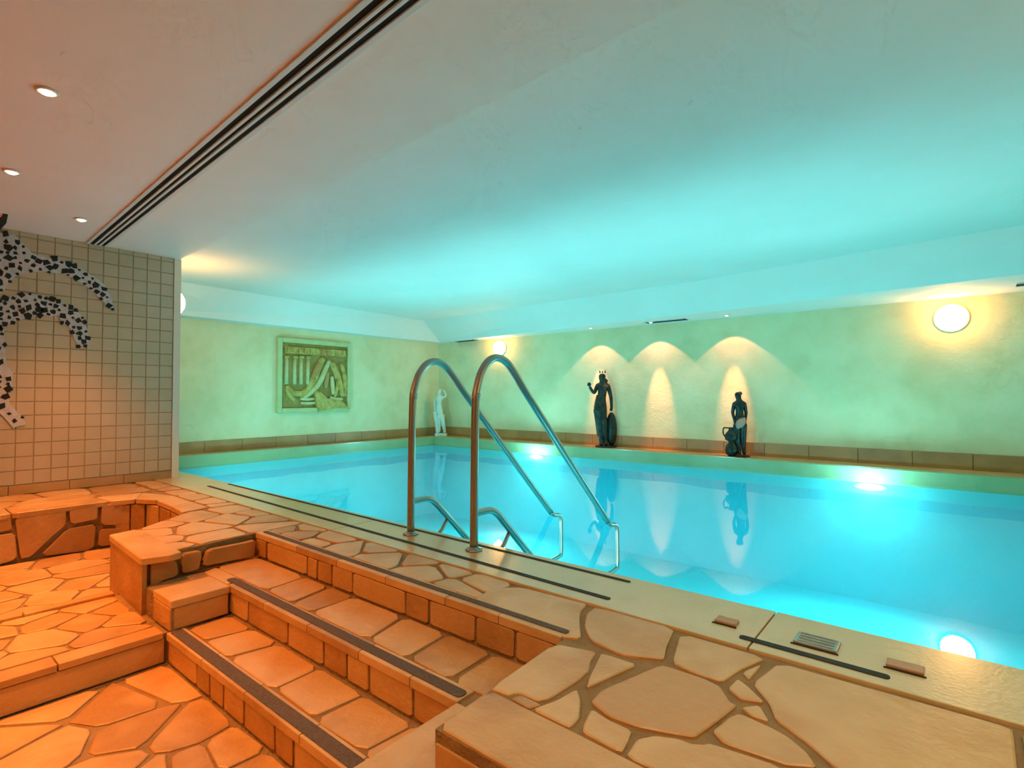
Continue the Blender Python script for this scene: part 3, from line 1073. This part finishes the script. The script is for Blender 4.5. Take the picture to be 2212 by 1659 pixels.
def inside(p, poly):
    c = False
    n = len(poly)
    for i in range(n):
        a, b = poly[i], poly[i - 1]
        if (a[1] > p[1]) != (b[1] > p[1]) and p[0] < (b[0] - a[0]) * (p[1] - a[1]) / (b[1] - a[1]) + a[0]:
            c = not c
    return c


rm = random.Random(11)
for poly in fronds:
    w = [(at_x(p, XM).y - 1.1, min(at_x(p, XM).z, Z_NEAR - 0.012) - 1.7) for p in poly]
    bm = bmesh.new()
    a = [bm.verts.new((0.0, p[0], p[1])) for p in w]
    b = [bm.verts.new((0.010, p[0], p[1])) for p in w]
    for tri in tessellate_polygon([[Vector((p[0], p[1], 0)) for p in w]]):
        bm.faces.new([b[i] for i in tri])
    for i in range(len(w)):
        j = (i + 1) % len(w)
        bm.faces.new((a[i], a[j], b[j], b[i]))
    build('frond', bm, M['mosaic_grey'], mos)
    ys = [p[0] for p in w]
    zs = [p[1] for p in w]
    done = []
    tries = 0
    want = 70 if poly is not fronds[2] else 26
    while len(done) < want and tries < 9000:
        tries += 1
        p = (rm.uniform(max(min(ys), -0.35), max(ys)), rm.uniform(min(zs), max(zs)))
        if inside(p, w) and all(math.hypot(p[0] - q[0], p[1] - q[1]) > 0.046 for q in done):
            done.append(p)
            n = rm.choice((4, 4, 5))
            r = rm.choice((0.017, 0.022, 0.028, 0.034))
            t0 = rm.uniform(0, 6.28)
            q = [(p[0] + r * rm.uniform(0.6, 1.35) * math.cos(t0 + 6.2832 * k / n), p[1] + r * rm.uniform(0.6, 1.35) * math.sin(t0 + 6.2832 * k / n)) for k in range(n)]
            stone('mosaic_chip', q, lambda u, v, nn: (0.010 + nn, u, v), 0.004, M['mosaic_black'], mos, 0.002, -0.002)

tip = [tuple(at_z(p, Z_NEAR)[:2]) for p in ((-30, 482), (2, 470), (8, 461), (17, 463), (14, 480), (0, 495), (-30, 505))]
stone('frond', [(p[0] - X_T, p[1] - 1.1) for p in tip], lambda u, v, n: (u, v, Z_NEAR - 1.7 - n), 0.010, M['mosaic_black'], mos, 0.003, 0.0005)

# ------------------------------------------------------------------ framed relief on the left wall
rel = empty('wall_relief', (X_L, 5.52, 1.325))
tag(rel, 'framed golden clay relief of columns and draped figures on the left wall', 'relief')
hw, hh = 0.75, 0.685


def uv(x, y):        # zoomed picture of the relief -> local y, z
    p = at_x((560 + x / 7.54, 700 + y / 7.54), X_L)
    return (p.y - 5.52, p.z - 1.325)


boxo('backing', (0.002, -hw + 0.03, -hh + 0.03), (0.03, hw - 0.03, hh - 0.03), M['relief_back'], rel)
fw = 0.085
for nm, a, b in (('frame_side', (-hw, -hh), (-hw + fw, hh)), ('frame_side', (hw - fw * 0.7, -hh), (hw, hh)), ('frame_rail', (-hw + fw, hh - fw), (hw - fw * 0.7, hh)), ('frame_rail', (-hw + fw, -hh), (hw - fw * 0.7, -hh + fw))):
    boxo(nm, (0.002, a[0], a[1]), (0.075, b[0], b[1]), M['frame'], rel, 0.012)
a0, a1 = uv(400, 360), uv(1390, 540)
boxo('entablature', (0.03, a0[0], a1[1]), (0.065, a1[0], a0[1]), M['relief'], rel, 0.01)
rb = random.Random(5)
for k in range(11):
    yy = a0[0] + (a1[0] - a0[0]) * (k + 0.5) / 11
    boxo('carved_block', (0.06, yy - 0.035, a1[1] + 0.02 * rb.random()), (0.075 + 0.02 * rb.random(), yy + 0.03, a0[1] - 0.03 * rb.random()), M['relief_red'] if k in (6, 7) else M['relief'], rel, 0.008)
for x in (430, 560, 665, 775):
    t, b_ = uv(x, 555), uv(x, 985)
    bm = bmesh.new()
    tube(bm, [(0.035, t[0], b_[1]), (0.035, t[0], t[1])], 0.034, 12)
    colm = build('column', bm, M['relief_col'], rel, True)
    boxo('capital', (0.03, t[0] - 0.045, t[1] - 0.01), (0.075, t[0] + 0.045, t[1] + 0.035), M['relief'], colm, 0.008)


def band(name, pts, r, mat, x=0.04):
    bm = bmesh.new()
    path = smooth_path([(x, *uv(*p)) for p in pts], 5)
    rr = [r * (0.55 + 0.45 * math.sin(math.pi * (0.12 + 0.8 * i / (len(path) - 1)))) for i in range(len(path))]
    tube(bm, path, rr, 10, True, (0, 0.7))
    return build(name, bm, mat, rel, True)


band('drapery', [(1020, 560), (940, 700), (890, 850), (800, 1020), (640, 1190)], 0.075, M['relief'])
band('drapery', [(960, 640), (900, 780), (880, 860)], 0.07, M['relief_red'], 0.055)
band('drapery', [(1120, 600), (1040, 780), (960, 950), (840, 1100), (700, 1200)], 0.055, M['relief_col'], 0.045)
band('drapery', [(1160, 620), (1220, 780), (1290, 980), (1340, 1180)], 0.075, M['relief'], 0.04)
band('drapery', [(1160, 850), (1170, 1000), (1180, 1150)], 0.045, M['relief_col'], 0.05)
band('drapery', [(1250, 900), (1240, 1050), (1200, 1190)], 0.04, M['relief'], 0.06)
band('drapery', [(1310, 640), (1360, 800), (1380, 1000), (1375, 1180)], 0.05, M['relief'], 0.04)
band('drapery', [(1090, 780), (1080, 900), (1060, 1050)], 0.05, M['relief_red'], 0.04)
band('drapery', [(440, 1000), (470, 1150), (560, 1240)], 0.05, M['relief'], 0.04)
band('drapery', [(1120, 1200), (1220, 1230), (1330, 1220)], 0.045, M['relief_col'], 0.05)
band('bowl', [(450, 1050), (560, 1130), (700, 1120), (790, 1020)], 0.06, M['relief'], 0.045)
band('ledge_line', [(640, 1215), (760, 1225), (880, 1215)], 0.03, M['relief_col'], 0.05)
band('ledge_line', [(650, 1285), (780, 1290), (900, 1280)], 0.03, M['relief_col'], 0.05)
bm = bmesh.new()
q = [uv(*p) for p in ((870, 1090), (960, 1110), (1060, 1210), (1290, 1250), (1440, 1380), (1250, 1350), (1040, 1400), (930, 1430), (880, 1250))]
lo = [bm.verts.new((0.03, *p)) for p in q]
hi = [bm.verts.new((0.105, *p)) for p in q]
f = bm.faces.new(hi)
for i in range(len(q)):
    j = (i + 1) % len(q)
    bm.faces.new((lo[i], lo[j], hi[j], hi[i]))
bmesh.ops.triangulate(bm, faces=[f])
build('rock', bm, M['relief'], rel)

# ------------------------------------------------------------------ statues
def skin(name, nodes, edges, mat, parent, levels=2, fat=1.32):
    """a body grown from joints: nodes {key: (x, y, z, rx, ry)}"""
    keys = list(nodes)
    idx = {k: i for i, k in enumerate(keys)}
    me = bpy.data.meshes.new(name)
    me.from_pydata([nodes[k][:3] for k in keys], [(idx[a], idx[b]) for a, b in edges], [])
    me.materials.append(mat)
    o = bpy.data.objects.new(name, me)
    COL.objects.link(o)
    o.parent = parent
    mod = o.modifiers.new('skin', 'SKIN')
    sv = me.skin_vertices[0].data
    for k, i in idx.items():
        sv[i].radius = (nodes[k][3] * fat, (nodes[k][4] if len(nodes[k]) > 4 else nodes[k][3]) * fat)
    sv[0].use_root = True
    mod.use_smooth_shade = True
    sub = o.modifiers.new('sub', 'SUBSURF')
    sub.levels = levels
    sub.render_levels = levels
    return o


def ball(name, c, r, mat, parent, s=(1, 1, 1)):
    bm = bmesh.new()
    bmesh.ops.create_uvsphere(bm, u_segments=18, v_segments=12, radius=r)
    for v in bm.verts:
        v.co = Vector((v.co.x * s[0] + c[0], v.co.y * s[1] + c[1], v.co.z * s[2] + c[2]))
    return build(name, bm, mat, parent, True)


# tall bronze: right arm lifted with a cup, left hand resting on a shield beside her
b1 = at_y((1302, 958), 8.52)
s1 = empty('bronze_statue', (b1.x, 8.52, LEDGE), YAW * 0.75)
tag(s1, 'tall dark bronze woman raising one hand, shield at her side', 'statue', 'bronze statues on the far ledge')
hgt = at_y((1297, 800), 8.52).z - LEDGE
k = hgt / 1.42


def sc(d):
    return {n: tuple(c * k for c in v) for n, v in d.items()}


nd = sc({
    'pelvis': (-0.045, 0, 0.74, 0.095, 0.075), 'waist': (-0.015, 0.0, 0.92, 0.072, 0.06), 'chest': (0.0, 0.0, 1.05, 0.085, 0.07), 'shoulder': (0.005, 0.005, 1.14, 0.07, 0.055),
    'neck': (0.0, 0.0, 1.20, 0.034), 'jaw': (-0.005, -0.012, 1.25, 0.044, 0.05), 'head': (-0.005, -0.004, 1.31, 0.054, 0.058), 'crown': (0.0, 0.0, 1.365, 0.035),
    'shR': (-0.095, 0.0, 1.13, 0.036), 'elR': (-0.155, -0.03, 0.985, 0.028), 'wrR': (-0.215, -0.09, 1.075, 0.021), 'haR': (-0.235, -0.10, 1.12, 0.024),
    'shL': (0.105, 0.0, 1.12, 0.036), 'elL': (0.155, 0.01, 0.92, 0.027), 'wrL': (0.165, -0.02, 0.73, 0.021), 'haL': (0.15, -0.03, 0.66, 0.024),
    'hipR': (-0.075, 0, 0.66, 0.085, 0.08), 'knR': (-0.05, -0.02, 0.38, 0.055), 'anR': (-0.02, 0.0, 0.10, 0.034), 'toR': (-0.03, -0.07, 0.03, 0.030),
    'hipL': (0.01, 0, 0.64, 0.075, 0.075), 'knL': (0.03, -0.015, 0.36, 0.05), 'anL': (0.055, 0.02, 0.10, 0.033), 'toL': (0.055, -0.05, 0.03, 0.028)})
ed = [('pelvis', 'waist'), ('waist', 'chest'), ('chest', 'shoulder'), ('shoulder', 'neck'), ('neck', 'jaw'), ('jaw', 'head'), ('head', 'crown'),
      ('shoulder', 'shR'), ('shR', 'elR'), ('elR', 'wrR'), ('wrR', 'haR'), ('shoulder', 'shL'), ('shL', 'elL'), ('elL', 'wrL'), ('wrL', 'haL'),
      ('pelvis', 'hipR'), ('hipR', 'knR'), ('knR', 'anR'), ('anR', 'toR'), ('pelvis', 'hipL'), ('hipL', 'knL'), ('knL', 'anL'), ('anL', 'toL')]
skin('body', nd, ed, M['bronze'], s1)
ball('bun', (0.055 * k, 0.03 * k, 1.22 * k), 0.045 * k, M['bronze'], s1)
for dx, h in ((-0.045, 0.05), (0.0, 0.035), (0.045, 0.055)):
    bm = bmesh.new()
    tube(bm, [(dx * k, 0, 1.37 * k), (dx * 1.15 * k, 0, (1.385 + h * 0.7) * k)], [0.016 * k, 0.004 * k], 8)
    build('diadem_point', bm, M['bronze'], s1, True)
ball('cup', (-0.243 * k, -0.105 * k, 1.155 * k), 0.036 * k, M['bronze'], s1, (1, 1, 1.1))
bm = bmesh.new()
lathe(bm, [(0.19 * k, -0.02 * k), (0.20 * k, 0.0), (0.15 * k, 0.03 * k), (0.06 * k, 0.05 * k), (0.004, 0.055 * k)], 28, '-Y')
for v in bm.verts:
    v.co = Vector((v.co.x * 0.5 + 0.16 * k, v.co.y + 0.03, v.co.z * 1.55 + 0.33 * k))
build('shield', bm, M['bronze'], s1, True)
bm = bmesh.new()
lathe(bm, [(0.20 * k, 0.0), (0.20 * k, 0.018 * k), (0.185 * k, 0.026 * k)], 28)
for v in bm.verts:
    v.co.x = v.co.x * 1.0 + 0.06 * k
build('plinth', bm, M['bronze'], s1)
bm = bmesh.new()
prof = [(0.075, 0.96), (0.098, 0.86), (0.118, 0.74), (0.118, 0.62), (0.100, 0.45), (0.085, 0.30), (0.075, 0.20)]
rings = []
for r, z in prof:
    ring = []
    for a in range(28):
        t = 2 * math.pi * a / 28
        rr = r * (1 + 0.05 * math.sin(7 * t)) * k
        ring.append(bm.verts.new((rr * math.cos(t) - (0.02 + 0.03 * (0.75 - abs(z - 0.7))) * k, rr * 0.82 * math.sin(t), z * k)))
    rings.append(ring)
for i in range(len(rings) - 1):
    for a in range(28):
        bm.faces.new((rings[i][a], rings[i][(a + 1) % 28], rings[i + 1][(a + 1) % 28], rings[i + 1][a]))
build('robe', bm, M['bronze'], s1, True)

# smaller bronze: hands behind, draped hips, a jug on a stand at her feet
b2 = at_y((1596, 981), 8.50)
s2 = empty('bronze_statue', (b2.x, 8.50, LEDGE), YAW * 0.6)
tag(s2, 'smaller bronze woman with draped hips beside a jug', 'statue', 'bronze statues on the far ledge')
k = (at_y((1596, 842), 8.50).z - LEDGE) / 1.42
nd = sc({
    'pelvis': (0.03, 0, 0.74, 0.09, 0.075), 'waist': (0.025, 0.0, 0.90, 0.07, 0.06), 'chest': (0.02, 0.0, 1.04, 0.085, 0.068), 'shoulder': (0.02, 0.005, 1.13, 0.07, 0.055),
    'neck': (0.015, 0.0, 1.20, 0.034), 'jaw': (-0.002, -0.012, 1.255, 0.045, 0.05), 'head': (-0.008, -0.004, 1.32, 0.056, 0.06), 'crown': (0.0, 0.005, 1.375, 0.036),
    'shR': (-0.085, 0.0, 1.11, 0.036), 'elR': (-0.115, 0.03, 0.93, 0.028), 'wrR': (-0.085, -0.05, 0.76, 0.021), 'haR': (-0.07, -0.075, 0.69, 0.024),
    'shL': (0.125, 0.0, 1.11, 0.036), 'elL': (0.155, 0.03, 0.93, 0.028), 'wrL': (0.13, -0.03, 0.77, 0.021), 'haL': (0.11, -0.06, 0.71, 0.024),
    'hipR': (-0.02, 0, 0.65, 0.08, 0.08), 'knR': (-0.045, -0.03, 0.38, 0.054), 'anR': (0.01, 0.0, 0.12, 0.034), 'toR': (0.0, -0.07, 0.05, 0.030),
    'hipL': (0.08, 0, 0.65, 0.078, 0.075), 'knL': (0.085, -0.015, 0.37, 0.052), 'anL': (0.10, 0.02, 0.12, 0.033), 'toL': (0.105, -0.05, 0.05, 0.028)})
skin('body', nd, ed, M['bronze'], s2)
ball('bun', (0.04 * k, 0.055 * k, 1.34 * k), 0.045 * k, M['bronze'], s2)
bm = bmesh.new()
lathe(bm, [(0.100 * k, 0.60 * k), (0.128 * k, 0.64 * k), (0.132 * k, 0.70 * k), (0.122 * k, 0.76 * k), (0.095 * k, 0.81 * k)], 24)
for v in bm.verts:
    v.co.z += v.co.x * 0.45
    v.co.x += 0.02 * k
build('drape', bm, M['copper'], s2, True)
bm = bmesh.new()
prof = [(0.060, 0.0), (0.11, 0.03), (0.125, 0.13), (0.10, 0.22), (0.06, 0.27), (0.055, 0.30), (0.115, 0.33), (0.13, 0.40), (0.11, 0.47), (0.055, 0.53), (0.05, 0.57), (0.075, 0.60)]
lathe(bm, [(r * k * 1.05, h * k) for r, h in prof], 24, 'Z', (-0.15 * k, -0.03 * k, 0.012))
jug = build('jug', bm, M['bronze'], s2, True)
bm = bmesh.new()
tube(bm, smooth_path([(-0.22 * k, -0.03 * k, 0.60 * k), (-0.30 * k, -0.03 * k, 0.60 * k), (-0.31 * k, -0.03 * k, 0.48 * k), (-0.26 * k, -0.03 * k, 0.40 * k)], 5), 0.014 * k, 8)
build('jug_handle', bm, M['bronze'], jug, True)
bm = bmesh.new()
lathe(bm, [(0.22 * k, 0.0), (0.22 * k, 0.014), (0.20 * k, 0.02)], 28)
build('plinth', bm, M['bronze'], s2)

# pale statue in the far corner
b3 = at_y((935, 939), 8.45)
s3 = empty('pale_statue', (-9.02, 8.42, LEDGE), YAW)
tag(s3, 'pale plaster statue with raised arm in the far room corner', 'statue')
k = 1.10 / 1.42
nd = sc({
    'pelvis': (0.0, 0, 0.76, 0.085, 0.075), 'waist': (-0.02, 0.0, 0.92, 0.07, 0.06), 'chest': (-0.02, 0.0, 1.05, 0.085, 0.068), 'shoulder': (-0.015, 0.005, 1.14, 0.068, 0.055),
    'neck': (-0.01, 0.0, 1.21, 0.034), 'jaw': (-0.01, -0.012, 1.26, 0.045, 0.05), 'head': (-0.008, -0.004, 1.32, 0.056, 0.06), 'crown': (0.0, 0.005, 1.37, 0.036),
    'shR': (-0.11, 0.0, 1.11, 0.034), 'elR': (-0.15, 0.0, 0.93, 0.027), 'wrR': (-0.13, -0.05, 0.77, 0.021), 'haR': (-0.12, -0.07, 0.70, 0.024),
    'shL': (0.09, 0.0, 1.13, 0.034), 'elL': (0.19, 0.0, 1.17, 0.027), 'wrL': (0.15, -0.04, 1.31, 0.021), 'haL': (0.10, -0.04, 1.36, 0.024),
    'hipR': (-0.04, 0, 0.66, 0.08, 0.08), 'knR': (-0.03, -0.02, 0.40, 0.058), 'anR': (-0.01, 0.0, 0.17, 0.04), 'toR': (-0.02, -0.07, 0.11, 0.034),
    'hipL': (0.05, 0, 0.65, 0.075, 0.075), 'knL': (0.10, -0.03, 0.40, 0.055), 'anL': (0.15, 0.02, 0.17, 0.036), 'toL': (0.155, -0.05, 0.11, 0.03)})
skin('body', nd, ed, M['marble'], s3)
ball('hair', (0.0, 0.02 * k, 1.345 * k), 0.056 * k, M['marble'], s3)
bm = bmesh.new()
tube(bm, smooth_path([(-0.13 * k, -0.07 * k, 0.72 * k), (-0.11 * k, -0.09 * k, 0.55 * k), (-0.07 * k, -0.08 * k, 0.35 * k), (-0.05 * k, -0.05 * k, 0.10 * k)], 5), 0.055 * k, 10)
build('drape', bm, M['marble'], s3, True)
boxo('plinth', (-0.12 * k, -0.12 * k, 0), (0.22 * k, 0.12 * k, 0.09 * k), M['marble'], s3, 0.008)
